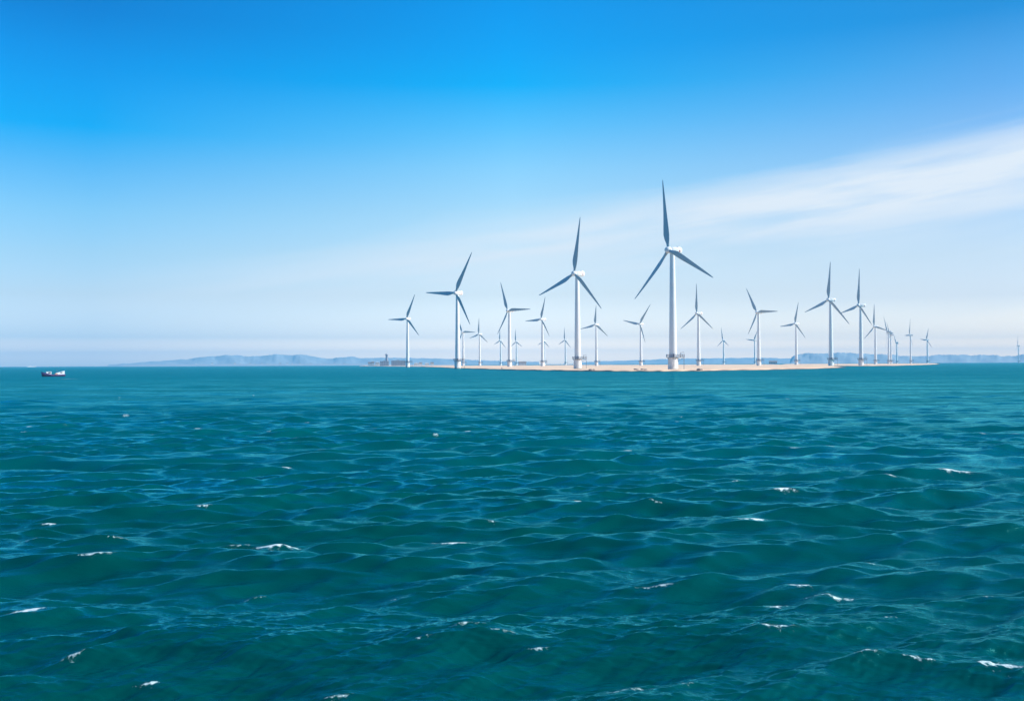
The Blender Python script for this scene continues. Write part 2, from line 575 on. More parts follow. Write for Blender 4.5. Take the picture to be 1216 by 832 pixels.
# small ripples
r1 = noise(5.0, 7, 0.66, (0.28, 1.8, 1), 0.35)
r2 = noise(0.9, 7, 0.66, (0.25, 1.9, 1), 0.25)
r3 = noise(0.16, 7, 0.66, (0.3, 1.7, 1), 0.2)
bu1 = t.nodes.new('ShaderNodeBump'); bu1.inputs['Strength'].default_value = 1.0; bu1.inputs['Distance'].default_value = 0.019
t.links.new(r1, bu1.inputs['Height'])
r0 = noise(26.0, 5, 0.65, (0.5, 1.5, 1), 0.4)
bu0 = t.nodes.new('ShaderNodeBump'); bu0.inputs['Strength'].default_value = 1.0; bu0.inputs['Distance'].default_value = 0.003
t.links.new(r0, bu0.inputs['Height'])
t.links.new(bu0.outputs[0], bu1.inputs['Normal'])
bu2 = t.nodes.new('ShaderNodeBump'); bu2.inputs['Distance'].default_value = 0.20
t.links.new(map_range(t, far_a, 0.05, 0.5, 0.25, 1.0, 'LINEAR'), bu2.inputs['Strength'])
t.links.new(r2, bu2.inputs['Height'])
t.links.new(bu1.outputs[0], bu2.inputs['Normal'])
bu3 = t.nodes.new('ShaderNodeBump'); bu3.inputs['Distance'].default_value = 1.6
t.links.new(map_range(t, far_a, 0.15, 0.6, 0.0, 1.0, 'LINEAR'), bu3.inputs['Strength'])
t.links.new(r3, bu3.inputs['Height'])
t.links.new(bu2.outputs[0], bu3.inputs['Normal'])
nrm = bu3.outputs[0]
dif = t.nodes.new('ShaderNodeBsdfDiffuse')
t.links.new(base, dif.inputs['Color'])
t.links.new(nrm, dif.inputs['Normal'])
glo = t.nodes.new('ShaderNodeBsdfAnisotropic')
glo.distribution = 'BECKMANN'
glo.inputs['Color'].default_value = (0.18, 0.92, 0.95, 1)
t.links.new(map_range(t, far_a, 0, 0.7, 0.09, 0.26, 'LINEAR'), glo.inputs['Roughness'])
t.links.new(nrm, glo.inputs['Normal'])
fre = t.nodes.new('ShaderNodeFresnel')
fre.inputs['IOR'].default_value = 1.32
t.links.new(nrm, fre.inputs['Normal'])
cap = map_range(t, far_a, 0, 0.6, 1.25, 0.42, 'LINEAR')
# wind streaks and cat's paws: livelier and calmer bands of surface
paw = noise(0.045, 9, 0.68, (0.22, 1.5, 1), 0.3)
paw = map_range(t, paw, 0.36, 0.64, 0.5, 1.5, 'LINEAR')
chop = noise(0.22, 8, 0.72, (0.25, 1.3, 1), 0.2)
chop = map_range(t, chop, 0.40, 0.60, 0.2, 1.8, 'LINEAR')
lively = map_range(t, far_a, 0.15, 0.5)
chop = math_node(t, 'ADD', math_node(t, 'MULTIPLY', chop, lively), math_node(t, 'SUBTRACT', 1.0, lively))
paw = math_node(t, 'MULTIPLY', paw, chop)
ff = math_node(t, 'MULTIPLY', fre.outputs[0], math_node(t, 'MULTIPLY', cap, paw))
ff = math_node(t, 'MULTIPLY', ff, math_node(t, 'SUBTRACT', 1.0, fmask))
mx = t.nodes.new('ShaderNodeMixShader')
t.links.new(ff, mx.inputs[0])
t.links.new(dif.outputs[0], mx.inputs[1])
t.links.new(glo.outputs[0], mx.inputs[2])
t.links.new(mx.outputs[0], t.nodes['Material Output'].inputs['Surface'])
t.nodes.remove(b)
sea = link('sea_water', me, Mw, kind='structure')
del PX, PY, DX, DY, DZ, VX, VY, VZ, RR, AA, verts, q, ii, jj, spacing, FOAM, tiles

# ------------------------------------------------------------------ sand spit
# outline given by where its shore meets the water in the photograph


def strip_ground(name, front, back, z_front, z_back, scarp, m, n=260, rows_n=14, kindv='structure', seed=1):
    """front/back: [(px, distance)] polylines of the two shores; low uneven land between."""
    r = random.Random(seed)
    bm = bmesh.new()

    def lerp(pts, x):
        if x <= pts[0][0]:
            return pts[0][1]
        for (xa, ya), (xb, yb) in zip(pts, pts[1:]):
            if x <= xb:
                return ya + (yb - ya) * (x - xa) / (xb - xa)
        return pts[-1][1]
    x0, x1 = front[0][0], front[-1][0]
    ph = [r.uniform(0, 6.28) for _ in range(8)]
    grid = []
    for i in range(n + 1):
        x = x0 + (x1 - x0) * i / n
        edge = min(1.0, min(i, n - i) / (n * 0.05))
        df = lerp(front, x) * (1 + 0.006 * math.sin(x * .11 + ph[0]) + 0.004 * math.sin(x * .31 + ph[1]))
        db = max(lerp(back, x), df * 1.01)
        col = []
        prof = [(-.002, -1.2), (0.0, 0.05), (0.002, scarp * (0.75 + .25 * math.sin(x * .21 + ph[2]))), (.02, z_front)]
        for f, z in prof:
            col.append((df * (1 + f) if f < 0.01 else df + (db - df) * f, z * edge - (1 - edge) * .3))
        for j in range(1, rows_n):
            f = .02 + .94 * (j / rows_n)
            z = z_front + (z_back - z_front) * (j / rows_n) + 0.22 * math.sin(x * .05 + j * .8 + ph[3]) + .12 * math.sin(x * .17 + j * 1.9 + ph[4])
            col.append((df + (db - df) * f, z * edge - (1 - edge) * .3))
        col.append((db, -1.2))
        vs = []
        for d, z in col:
            p = at_dist(x, 433, d)
            vs.append(bm.verts.new((p.x, p.y, z)))
        grid.append(vs)
    for a, c in zip(grid, grid[1:]):
        for j in range(len(a) - 1):
            bm.faces.new((a[j], c[j], c[j + 1], a[j + 1]))
    me_ = to_mesh(bm, name, 60)
    for p in me_.polygons:
        if p.normal.z < 0:
            me_.flip_normals()
            break
    return link(name, me_, m, kind=kindv)


# sand material with a wet dark foot
M_sp = mat('spit_sand', (0.62, 0.49, 0.37), 0.9, 0.15, bump=(0.4, 0.2))
ts = M_sp.node_tree
bs = ts.nodes['Principled BSDF']
tcs = ts.nodes.new('ShaderNodeTexCoord')
sps = ts.nodes.new('ShaderNodeSeparateXYZ')
ts.links.new(tcs.outputs['Object'], sps.inputs[0])
nz = ts.nodes.new('ShaderNodeTexNoise')
nz.inputs['Scale'].default_value = 0.03
nz.inputs['Detail'].default_value = 8
mps = ts.nodes.new('ShaderNodeMapping')
mps.inputs['Scale'].default_value = (1, 0.25, 1)
ts.links.new(tcs.outputs['Object'], mps.inputs[0])
ts.links.new(mps.outputs[0], nz.inputs['Vector'])
dry = mix_rgb(ts, map_range(ts, nz.outputs['Fac'], .38, .62), (0.85, 0.60, 0.40), (0.76, 0.52, 0.34))
wet = map_range(ts, math_node(ts, 'ADD', sps.outputs[2], math_node(ts, 'MULTIPLY', math_node(ts, 'SUBTRACT', nz.outputs['Fac'], .5), .8)), 0.30, 0.62)
ts.links.new(mix_rgb(ts, wet, (0.085, 0.075, 0.065), dry), bs.inputs['Base Color'])


def D(px, py, z=0.0):
    p = on_plane(px, py, z)
    return math.hypot(p.x, p.y)


front = [(488, D(488, 434.9)), (510, D(510, 435.8)), (540, D(540, 437.3)), (590, D(590, 438.9)), (640, D(640, 440.0)), (700, D(700, 440.9)), (770, D(770, 441.2)),
         (830, D(830, 440.7)), (890, D(890, 439.6)), (940, D(940, 438.6)), (985, D(985, 437.4)), (1010, D(1010, 436.2))]
back = [(488, 2000), (530, 3000), (620, 3600), (900, 3600), (940, 1900), (985, 1250), (1010, 1150)]
strip_ground('sand_spit', front, back, 0.75, 1.6, 0.75, M_sp, seed=2)
front2 = [(925, 1750), (960, 1600), (1010, 1500), (1060, 1560), (1090, 1900), (1118, 2600)]
back2 = [(925, 3900), (1000, 4100), (1060, 4000), (1090, 4000), (1118, 3600)]
strip_ground('sand_spit', front2, back2, 0.9, 1.6, 0.5, M_sp, n=140, seed=5)
# pale low shore at the foot of the town
front3 = [(426, 3400), (450, 2900), (480, 2500), (505, 2300), (530, 2500), (545, 2700)]
back3 = [(426, 3900), (450, 4000), (480, 4200), (505, 4200), (530, 4200), (545, 4000)]
strip_ground('shore', front3, back3, 1.4, 3.4, 0.9, M_sand, n=90, seed=9)
# hazy sound at the back, a far sandy shore line
# ------------------------------------------------------------------ hills


def ridge(name, prof, dist, depth, base_drop, m, seed=0, step=2.2, rough=1.0):
    """prof: [(px, py)] skyline; a solid ridge with slopes before and behind its crest."""
    r = random.Random(seed)
    bm = bmesh.new()
    x0, x1 = prof[0][0], prof[-1][0]
    n = int((x1 - x0) / step)
    cols = []
    ph = [r.uniform(0, 6.28) for _ in range(9)]
    for i in range(n + 1):
        x = x0 + (x1 - x0) * i / n
        for (xa, ya), (xb, yb) in zip(prof, prof[1:]):
            if x <= xb + 1e-6:
                u = (x - xa) / (xb - xa)
                u = u * u * (3 - 2 * u) * .6 + u * .4
                y = ya + (yb - ya) * u
                break
        z = at_dist(x, y, dist).z
        z += rough * (0.9 * math.sin(x * .9 + ph[0]) + 1.3 * r.uniform(-1, 1) + 2.0 * math.sin(x * .37 + ph[1])) * dist / 12000
        z = max(z, 1.5)
        vs = []
        for j, f in enumerate((-1, -.8, -.55, -.3, -.12, 0, .2, .6, 1)):
            g = (1 - abs(f)) ** 1.25
            zz = z * g
            if 0 < j < 5:
                zz *= 1 + .16 * math.sin(x * .23 + j * 1.7 + ph[2]) + .1 * r.uniform(-1, 1)
            if abs(f) == 1:
                zz = -1.0
            dd = dist + f * depth * (1 + .12 * math.sin(x * .15 + ph[3]))
            p = at_dist(x, 433, dd)
            vs.append(bm.verts.new((p.x, p.y, min(zz, z * 1.02) if f else z)))
        cols.append(vs)
    for a, c in zip(cols, cols[1:]):
        for j in range(len(a) - 1):
            bm.faces.new((a[j], c[j], c[j + 1], a[j + 1]))
    for cc in (cols[0], cols[-1]):
        bm.faces.new(cc)
    return link(name, to_mesh(bm, name, 80), m, kind='structure')


M_hill = mat('hill_hazed', (0.33, 0.38, 0.41), 0.95, 0.1, noise=(0.002, 0.35, (0.42, 0.44, 0.45)))  # pale blue-grey of the distant haze is put into the base colour
ridge('hills', [(128, 432.8), (148, 431.6), (184, 428.8), (218, 426.6), (246, 423.2), (271, 421.5), (285, 421.8), (293, 423.2), (321, 421.8), (327, 420.0), (335, 421.2),
                (352, 421.6), (358, 420.5), (372, 423), (388, 425.7), (402, 424.6), (416, 423.2), (430, 425.2), (455, 424.6), (480, 424.8), (520, 425.5), (560, 427.3),
                (600, 428.6), (640, 429.4)], 13500, 2000, 0, M_hill, 3)
ridge('hills', [(690, 430.0), (720, 428.6), (760, 427.4), (800, 425.8), (850, 425.2), (905, 424.6), (930, 425.4), (980, 425.8)], 15500, 1500, 0, M_hill, 4, rough=.7)
ridge('hills', [(938, 428.5), (941, 423.0), (945, 421.6), (949, 420.3), (959, 419.0), (972, 419.6), (985, 419.4), (999, 418.4), (1010, 419.0), (1021, 419.8), (1039, 420.3), (1060, 420.9), (1069, 422.4),
                (1080, 422.8), (1100, 422.6), (1108, 421.6), (1120, 420.9), (1133, 421.2), (1146, 420.9), (1153, 422.0), (1160, 421.4), (1167, 421.2), (1176, 421.3), (1185, 421.6), (1189, 423.0),
                (1203, 422.6), (1216, 420.6), (1240, 419.5), (1290, 421), (1340, 424), (1380, 427)], 10500, 1000, 0, M_hill, 5)

# ------------------------------------------------------------------ wind turbines
HUB_Z = 90.0


def make_turbine():
    root = link('wind_turbine', None)
    # foundation / transition piece
    bm = bmesh.new()
    lathe(bm, [(3.95, -3.0), (3.9, 0.9), (3.82, 1.0), (3.80, 8.6), (3.95, 8.7), (3.95, 9.15), (3.7, 9.2), (3.3, 9.22)], 48)
    tp = link('transition_piece', to_mesh(bm, 'transition_piece', 40), M_found, root)
    bm = bmesh.new()
    lathe(bm, [(4.0, -2.4), (3.98, 0.45), (3.93, 0.7)], 48)
    link('waterline_band', to_mesh(bm, 'waterline_band', 40), M_growth, tp)
    # boat landing: two fender tubes with a ladder between, on the sheltered side
    bm = bmesh.new()
    for s in (-.75, .75):
        tube(bm, (s, -4.75, -1.0), (s, -4.75, 6.0), .17, 10)
        for z in (0.6, 5.6):
            tube(bm, (s, -4.75, z), (s, -3.6, z), .13, 8)
    for k in range(14):
        tube(bm, (-.3, -4.4, .2 + k * .7), (.3, -4.4, .2 + k * .7), .035, 6)
    for s in (-.3, .3):
        tube(bm, (s, -4.4, -.5), (s, -4.4, 10.2), .05, 6)
    link('boat_landing', to_mesh(bm, 'boat_landing', 40), M_found, root)
    # working platform with a wing to the right
    bm = bmesh.new()
    lathe(bm, [(3.75, 9.23), (4.95, 9.23), (5.05, 9.30), (5.05, 9.55), (3.0, 9.57)], 48, cap=False)
    box(bm, 4.5, 8.6, -1.5, 1.5, 9.25, 9.53)
    for a in range(12):
        an = a * math.pi / 6
        tube(bm, (3.4 * math.cos(an), 3.4 * math.sin(an), 7.6), (4.6 * math.cos(an), 4.6 * math.sin(an), 9.2), .09, 6)
    tube(bm, (3.4, 1.2, 6.6), (8.3, 1.3, 9.2), .12, 6)
    tube(bm, (3.4, -1.2, 6.6), (8.3, -1.3, 9.2), .12, 6)
    pf = link('platform', to_mesh(bm, 'platform', 40), M_dark, root)
    bm = bmesh.new()
    for z in (10.2, 10.9, 11.5):
        ring(bm, 4.95, z, .12, 40, R(20), R(340))
        pts = [(4.4, 1.45, z), (8.5, 1.45, z), (8.5, -1.45, z), (4.4, -1.45, z)]
        for p, q_ in zip(pts, pts[1:]):
            tube(bm, p, q_, .12, 6)
    for k in range(17):
        an = R(20 + 20 * k)
        tube(bm, (4.95 * math.cos(an), 4.95 * math.sin(an), 9.5), (4.95 * math.cos(an), 4.95 * math.sin(an), 11.5), .12, 6)
    for x in (5.7, 7.1, 8.5):
        for y in (-1.45, 1.45):
            tube(bm, (x, y, 9.5), (x, y, 11.5), .15, 6)
    link('railing', to_mesh(bm, 'railing', 40), M_dark, pf)
    # access ladder under the wing, and the davit crane
    bm = bmesh.new()
    for s in (-.45, .45):
        tube(bm, (8.1, s, 0.3), (8.1, s, 9.3), .17, 6)
    for k in range(13):
        tube(bm, (8.1, -.45, .7 + k * .7), (8.1, .45, .7 + k * .7), .06, 6)
    link('ladder', to_mesh(bm, 'ladder', 40), M_dark, root)
    bm = bmesh.new()
    tube(bm, (5.6, -.9, 9.5), (5.6, -.9, 13.0), .16, 8)
    tube(bm, (5.6, -.9, 12.9), (8.2, -.9, 13.3), .12, 8)
    tube(bm, (8.1, -.9, 13.3), (8.1, -.9, 11.8), .04, 6)
    box(bm, 5.3, 5.9, -1.2, -.6, 9.55, 10.5)
    link('davit_crane', to_mesh(bm, 'davit_crane', 40), M_dark, root)
    # tower
    bm = bmesh.new()
    prof = [(3.15, 9.2), (3.15, 9.5), (2.98, 9.6)]
    for k in range(1, 13):
        u = k / 12
        prof.append((2.98 - 1.15 * u ** 1.1, 9.6 + (87.6 - 9.6) * u))
    lathe(bm, prof, 56)
    tw = link('tower', to_mesh(bm, 'tower', 40), M_tower, root)
    bm = bmesh.new()
    bm.free()
    for k in (1, 2):
        bm = bmesh.new()
        z = 9.6 + k * 26
        rr = 2.98 - 1.15 * ((z - 9.6) / 78) ** 1.1
        lathe(bm, [(rr - .02, z - .16), (rr + .07, z - .14), (rr + .07, z + .14), (rr - .02, z + .16)], 56, cap=False)
        link('flange', to_mesh(bm, 'flange', 40), M_tower, tw)
    bm = bmesh.new()
    box(bm, -.55, .55, -3.12, -2.85, 9.6, 12.0)
    link('door', to_mesh(bm, 'door'), M_dark, tw)
    # nacelle, rotor axis along -Y
    bm = bmesh.new()
    secs = [(-1.9, 1.55, 1.6), (-1.7, 1.95, 2.05), (-.6, 2.3, 2.4), (2.5, 2.45, 2.55), (5.4, 2.4, 2.5), (7.2, 2.15, 2.2), (7.9, 1.75, 1.8), (8.1, 1.2, 1.3)]
    rings_ = []
    for y, hw, hh in secs:
        rg = []
        for k in range(24):
            a = 2 * math.pi * k / 24
            cx_, sz = math.cos(a), math.sin(a)
            e = .55
            rg.append(bm.verts.new((hw * abs(cx_) ** e * (1 if cx_ > 0 else -1), y, hh * abs(sz) ** e * (1 if sz > 0 else -1) + .1)))
        rings_.append(rg)
    for a, c in zip(rings_, rings_[1:]):
        for i in range(24):
            bm.faces.new((a[i], a[(i + 1) % 24], c[(i + 1) % 24], c[i]))
    bm.faces.new(rings_[0]); bm.faces.new(rings_[-1])
    nac = link('nacelle', to_mesh(bm, 'nacelle', 35), M_tower, root, loc=(0, 0, HUB_Z))
    bm = bmesh.new()
    box(bm, -1.5, 1.5, 4.4, 7.0, 2.5, 3.1)
    tube(bm, (-1.1, 6.7, 3.1), (-1.1, 6.7, 4.6), .06, 6)
    tube(bm, (1.1, 6.7, 3.1), (1.1, 6.7, 4.3), .06, 6)
    link('cooler', to_mesh(bm, 'cooler'), M_tower, nac)
    bm = bmesh.new()
    box(bm, 2.36, 2.50, 4.6, 5.6, -1.2, .2)
    link('hatch', to_mesh(bm, 'hatch'), M_red, nac)
    bm = bmesh.new()
    box(bm, -2.50, -2.36, 4.6, 5.6, -1.2, .2)
    link('hatch', to_mesh(bm, 'hatch'), M_red, nac)
    # hub: spinner nose forward of the nacelle
    bm = bmesh.new()
    rg = lathe(bm, [(2.0, 0.0), (2.35, .35), (2.5, 1.6), (2.35, 2.8), (1.9, 3.8), (1.15, 4.45), (.4, 4.7)], 32)
    bmesh.ops.rotate(bm, verts=bm.verts, matrix=Matrix.Rotation(R(90), 3, 'X'))   # +z -> -y
    bmesh.ops.translate(bm, verts=bm.verts, vec=(0, 1.6, 0))
    for k in range(3):
        pass
    hub = link('hub', to_mesh(bm, 'hub', 40), M_tower, root, loc=(0, -3.55, HUB_Z + .1))
    # blade: aerofoil sections lofted along +Z, chord mostly in the rotor plane
    bl = 54.0
    st = [(1.0, 1.9, 1.0, 0), (3.0, 1.95, .98, 2), (5.5, 2.5, .72, 10), (8.5, 3.7, .42, 14), (12, 4.35, .30, 13), (17, 4.05, .25, 10), (24, 3.3, .22, 7), (32, 2.55, .19, 4.5),
          (40, 1.9, .17, 2.5), (47, 1.3, .16, 1), (51.5, .85, .15, 0), (53.5, .45, .14, 0), (54.0, .12, .14, 0)]
    bm = bmesh.new()
    rs = []
    for z, ch, th, tw_ in st:
        rg = []
        n = 20
        rnd = max(0, min(1, (th - .3) / .7))
        for k in range(n):
            a = 2 * math.pi * k / n
            # circle at the root, aerofoil outboard; x along chord
            cxx = math.cos(a) * .5
            cyy = math.sin(a) * .5
            xa = cxx
            le = (0.5 - xa)                   # 0 at the nose
            yt = 2.6 * th * (0.2969 * math.sqrt(max(le, 0)) - .126 * le - .3516 * le ** 2 + .2843 * le ** 3 - .1036 * le ** 4) * (1 if cyy >= 0 else -.8)
            if abs(cyy) < 1e-6:
                yt = 0
            yy = yt * (1 - rnd) + cyy * th * rnd
            off = .18 * (1 - rnd)
            x = (xa - off) * ch
            y = yy * ch
            tr = R(tw_ + 6)
            rg.append(bm.verts.new((x * math.cos(tr) - y * math.sin(tr), x * math.sin(tr) + y * math.cos(tr) - .0003 * z * z, z)))
        rs.append(rg)
    for a, c in zip(rs, rs[1:]):
        for i in range(20):
            bm.faces.new((a[i], a[(i + 1) % 20], c[(i + 1) % 20], c[i]))
    bm.faces.new(rs[0]); bm.faces.new(rs[-1])
    bme = to_mesh(bm, 'blade', 50)
    bme.materials.append(M_blade)
    for k in range(3):
        link('blade', bme, None, hub)
    return root


def copy_tree(o, parent=None):
    c = o.copy()
    COL.objects.link(c)
    if parent is not None:
        c.parent = parent
    for ch in list(o.children):
        copy_tree(ch, c)
    return c


# hub x, hub y, tower x, three blade tips, all in the photograph; label
TURB = [
    (482.4, 378.6, 484.2, [(492.9, 350), (460.8, 378.8), (497.2, 398.7)], 'white turbine just right of the dark harbour building, its left blade level'),
    (540.0, 348, 543.5, [(560.3, 301.7), (504.6, 345.3), (557.6, 386.4)], "large white turbine on the spit's left end, third largest, left blade nearly level"),
    (550.9, 394.5, 550.3, [(545.5, 376.3), (567.3, 395), (544.2, 410)], 'small turbine half hidden right behind the third largest, one blade pointing level right'),
    (569.5, 396.7, 569.8, [(570.1, 377), (560, 400.6), (580.2, 407)], 'small pale turbine alone in the gap right of the third largest'),
    (594.6, 404.4, 594.6, [(595, 390), (588.7, 408.1), (602.8, 414.5)], "tiny faint turbine just left of the spit's turbine with a level right blade"),
    (605.4, 369, 605.2, [(597.5, 334.4), (634.7, 369), (594.6, 393.6)], 'left of the two turbines with a level right blade and left-leaning upper blade'),
    (613.4, 405.8, 613.4, [(613.4, 390.1), (607.3, 411.4), (621.0, 411.8)], 'tiny pale turbine just right of the left turbine with a level right blade'),
    (644.8, 379.1, 644.4, [(650.6, 352.9), (626.3, 380.1), (655.2, 399.8)], 'mid-sized turbine left of the second largest, with a level left blade'),
    (645.4, 405.1, 646.5, [(646, 389.6), (639.2, 409), (652.3, 412.6)], 'tiny turbine hidden behind the tower of the one left of the second largest'),
    (671.5, 403.7, 671.6, [(671.5, 388.6), (665.6, 407.8), (680, 414.5)], "tiny faint turbine just left of the second largest turbine's tower"),
    (683.5, 325, 686, [(691.9, 259.4), (640.2, 347.2), (715.5, 369.5)], "second largest white turbine, standing at the front of the sand spit's middle"),
    (708.1, 385.5, 708.3, [(709.6, 362.8), (690.4, 390.2), (722.9, 399.6)], 'small turbine just right of the second largest, under its lower right blade tip'),
    (760.7, 384.8, 761.2, [(774, 361.9), (741.1, 379.3), (767, 405.5)], 'small turbine just left of the largest one, two blades raised in a V'),
    (796.5, 297.3, 799.3, [(791.5, 212.7), (755.3, 351.5), (848.3, 338.3)], 'largest and nearest white turbine, its platform and ladder clearly visible'),
    (828.8, 372.2, 829.8, [(829.3, 336.7), (810, 389.5), (847.7, 391.7)], 'mid-sized turbine just right of the largest, one blade straight up, two hanging evenly'),
    (859.7, 404, 859.5, [(858.2, 388.6), (853.3, 411.1), (867.3, 411.3)], 'tiny faint turbine alone in the second gap right of the largest one'),
    (895.4, 404, 896.5, [(886.2, 402.2), (900.5, 391.1), (897, 418)], 'tiny faint turbine just left of the right-hand turbine with a level right blade'),
    (902.2, 370.9, 901.2, [(890.5, 341.2), (926.4, 371.5), (892.2, 396.4)], 'right of the two turbines with a level right blade and left-leaning upper blade'),
    (945.2, 384.4, 945.8, [(949.9, 358.9), (928.1, 386.8), (957.1, 401.7)], 'small turbine where the right-hand hills begin, left of the tall pair'),
    (985.7, 356.1, 986.9, [(989.1, 310.9), (958.4, 368.7), (1009.3, 386.7)], "left one of the tall turbine pair near the spit's right tip"),
    (1022.1, 362.6, 1022.6, [(1024.2, 318.5), (1001.3, 370.2), (1037.5, 387.5)], "right one of the tall turbine pair beyond the spit's right tip"),
    (1039.2, 387.8, 1039.8, [(1040.1, 359.7), (1029.1, 400.5), (1055.7, 394.2)], "small turbine just right of the tall pair, touched by the pair's blade tip"),
    (1056.2, 394, 1055.5, [(1052.7, 374.5), (1054.6, 411.9), (1064, 397)], 'left one of two nearly overlapping small turbines right of the tall pair'),
    (1058.3, 397.5, 1058.2, [(1062.7, 395.5), (1055.5, 382), (1057, 413)], 'right one of two nearly overlapping small turbines right of the tall pair'),
    (1064.9, 406.5, 1065.2, [(1062.5, 396), (1068.4, 409.4), (1064, 416)], 'tiniest faint turbine just right of the two nearly overlapping ones'),
    (1081.1, 397.9, 1081.6, [(1082.6, 378.3), (1076.4, 397.6), (1085.8, 412.5)], 'small turbine near the thin right end of the far sand strip, second from its end'),
    (1100.1, 403.6, 1101.4, [(1103.1, 388.1), (1095.5, 402.7), (1107.1, 413.8)], 'small turbine standing at the very right end of the far sand strip'),
    (1209.0, 411.2, 1209.6, [(1209.4, 397.6), (1206.3, 418.5), (1210.8, 418)], 'tiny lone turbine at the far right edge of the photo, before distant hills'),
]
first = make_turbine()
for n_, (hx, hy, bx, tips, lab) in enumerate(TURB):
    o = first if n_ == len(TURB) - 1 else copy_tree(first)
    hz = horizon(hx)
    dist = (HUB_Z + .1 - CAM_H) * FPX / (hz - hy)
    if n_ == 27:
        dist = 5300
    # distance along the view axis -> ground distance
    base_px = bx + (hz + 4 - 416) * 0.0
    dv = ray(base_px, hz)
    k = dist / (dv.y)
    px_, py_ = dv.x * k, dv.y * k
    o.location = (px_, py_, 0.25 if n_ != 27 else 0.25)
    # yaw and blade angles from the tips
    best = None
    for ps in range(20, 79, 2):
        c = math.cos(R(ps))
        v = [((tx - hx) / c, -(ty - hy)) for tx, ty in tips]
        ln = [math.hypot(*p) for p in v]
        an = sorted(math.atan2(p[0], p[1]) % (2 * math.pi) for p in v)
        gaps = [an[1] - an[0], an[2] - an[1], an[0] + 2 * math.pi - an[2]]
        mean = sum(ln) / 3
        e = sum((l / mean - 1) ** 2 for l in ln) + sum((g - 2 * math.pi / 3) ** 2 for g in gaps) + .3 * (mean / (.6 * (hz - hy)) - 1) ** 2 + ((ps - 50) / 50) ** 2 * .25
        if best is None or e < best[0]:
            best = (e, ps, v, ln, mean)
    e, ps, v, ln, mean = best
    # regular rotor fitted to the observed blades, eased toward what each blade shows
    angs = sorted((math.atan2(p[0], p[1]), l) for p, l in zip(v, ln))
    th0 = math.atan2(sum(math.sin(3 * a) for a, _ in angs), sum(math.cos(3 * a) for a, _ in angs)) / 3
    va = math.atan2(px_, py_)
    yaw = -va - R(ps)
    mpp = dist / FPX
    for ch in o.children:
        nm = ch.name.split('.')[0]
        if nm == 'nacelle':
            ch.rotation_euler = (0, 0, yaw)
        elif nm == 'hub':
            ch.location = Vector((0, 0, HUB_Z + .1)) + Matrix.Rotation(yaw, 3, 'Z') @ Vector((0, -3.55, 0))
            ch.rotation_euler = (0, 0, yaw)
            for bl_, (a, l) in zip(ch.children, angs):
                reg = th0 + round((a - th0) / (2 * math.pi / 3)) * 2 * math.pi / 3
                d_ = (a - reg + math.pi) % (2 * math.pi) - math.pi
                lm = l * mpp
                lm = min(max(lm, .9 * mean * mpp), 1.1 * mean * mpp)
                lm = min(max(lm, 39.0), 60.0)
                bl_.rotation_euler = (0, reg + d_, 0)
                bl_.scale = (1.22, 1.22, lm / 54.0)
        elif nm in ('platform', 'ladder', 'davit_crane', 'boat_landing'):
            ch.rotation_euler = (0, 0, -va)
    o['label'] = lab
    o['category'] = 'wind turbine'
    o['group'] = 'wind turbines on and behind the sand spit'

# ------------------------------------------------------------------ town, boats, small things
M_block = mat('weathered_concrete', (0.27, 0.30, 0.36), 0.8, 0.2, noise=(0.06, 0.6, (0.34, 0.36, 0.40)))
M_white = mat('white_render', (0.78, 0.78, 0.76), 0.7, 0.2, noise=(0.1, 0.4, (0.66, 0.66, 0.64)))
M_roof = mat('slate_roof', (0.22, 0.16, 0.14), 0.8, 0.2, noise=(0.3, 0.6, (0.30, 0.24, 0.20)))
M_glass = mat('window_glass', (0.03, 0.04, 0.06), 0.15, 0.6)


def place(px, dist, z):
    p = at_dist(px, 433, dist)
    return Vector((p.x, p.y, z)), -math.atan2(p.x, p.y)


def building(name, px, dist, z0, w, dep, h, wall_m, roof, label, cat, group=None, floors=2, bays=5, tower=None):
    """wall block with rows of windows facing the sea and a roof; front faces the camera side (-Y)."""
    loc, rz = place(px, dist, z0)
    root = link(name, None, loc=loc, label=label, category=cat)
    root.rotation_euler.z = rz
    if group:
        root['group'] = group
    bm = bmesh.new()
    box(bm, -w / 2, w / 2, 0, dep, -2, h)
    link('wall', to_mesh(bm, 'wall'), wall_m, root)
    bm = bmesh.new()
    if roof == 'gable':
        rh = min(dep, w) * .28
        vs = [bm.verts.new(v) for v in ((-w / 2 - .4, -.5, h + .01), (w / 2 + .4, -.5, h + .01), (w / 2 + .4, dep + .5, h + .01), (-w / 2 - .4, dep + .5, h + .01),
                                        (-w / 2 - .4, dep / 2, h + rh), (w / 2 + .4, dep / 2, h + rh))]
        for f in ((0, 1, 5, 4), (2, 3, 4, 5), (0, 4, 3), (1, 2, 5), (0, 3, 2, 1)):
            bm.faces.new([vs[i] for i in f])
    else:
        box(bm, -w / 2 - .3, w / 2 + .3, -.3, dep + .3, h, h + .9)
        box(bm, -w * .12, w * .08, dep * .3, dep * .6, h + .9, h + 3.0)
    link('roof', to_mesh(bm, 'roof'), M_roof if roof == 'gable' else wall_m, root)
    fh = h / floors
    ww = w / bays
    for i in range(floors):
        for j in range(bays):
            bm = bmesh.new()
            x = -w / 2 + ww * (j + .5)
            z = fh * (i + .55)
            box(bm, x - ww * .27, x + ww * .27, -.06, .1, z - fh * .24, z + fh * .24)
            link('window', to_mesh(bm, 'window'), M_glass, root)
    return root


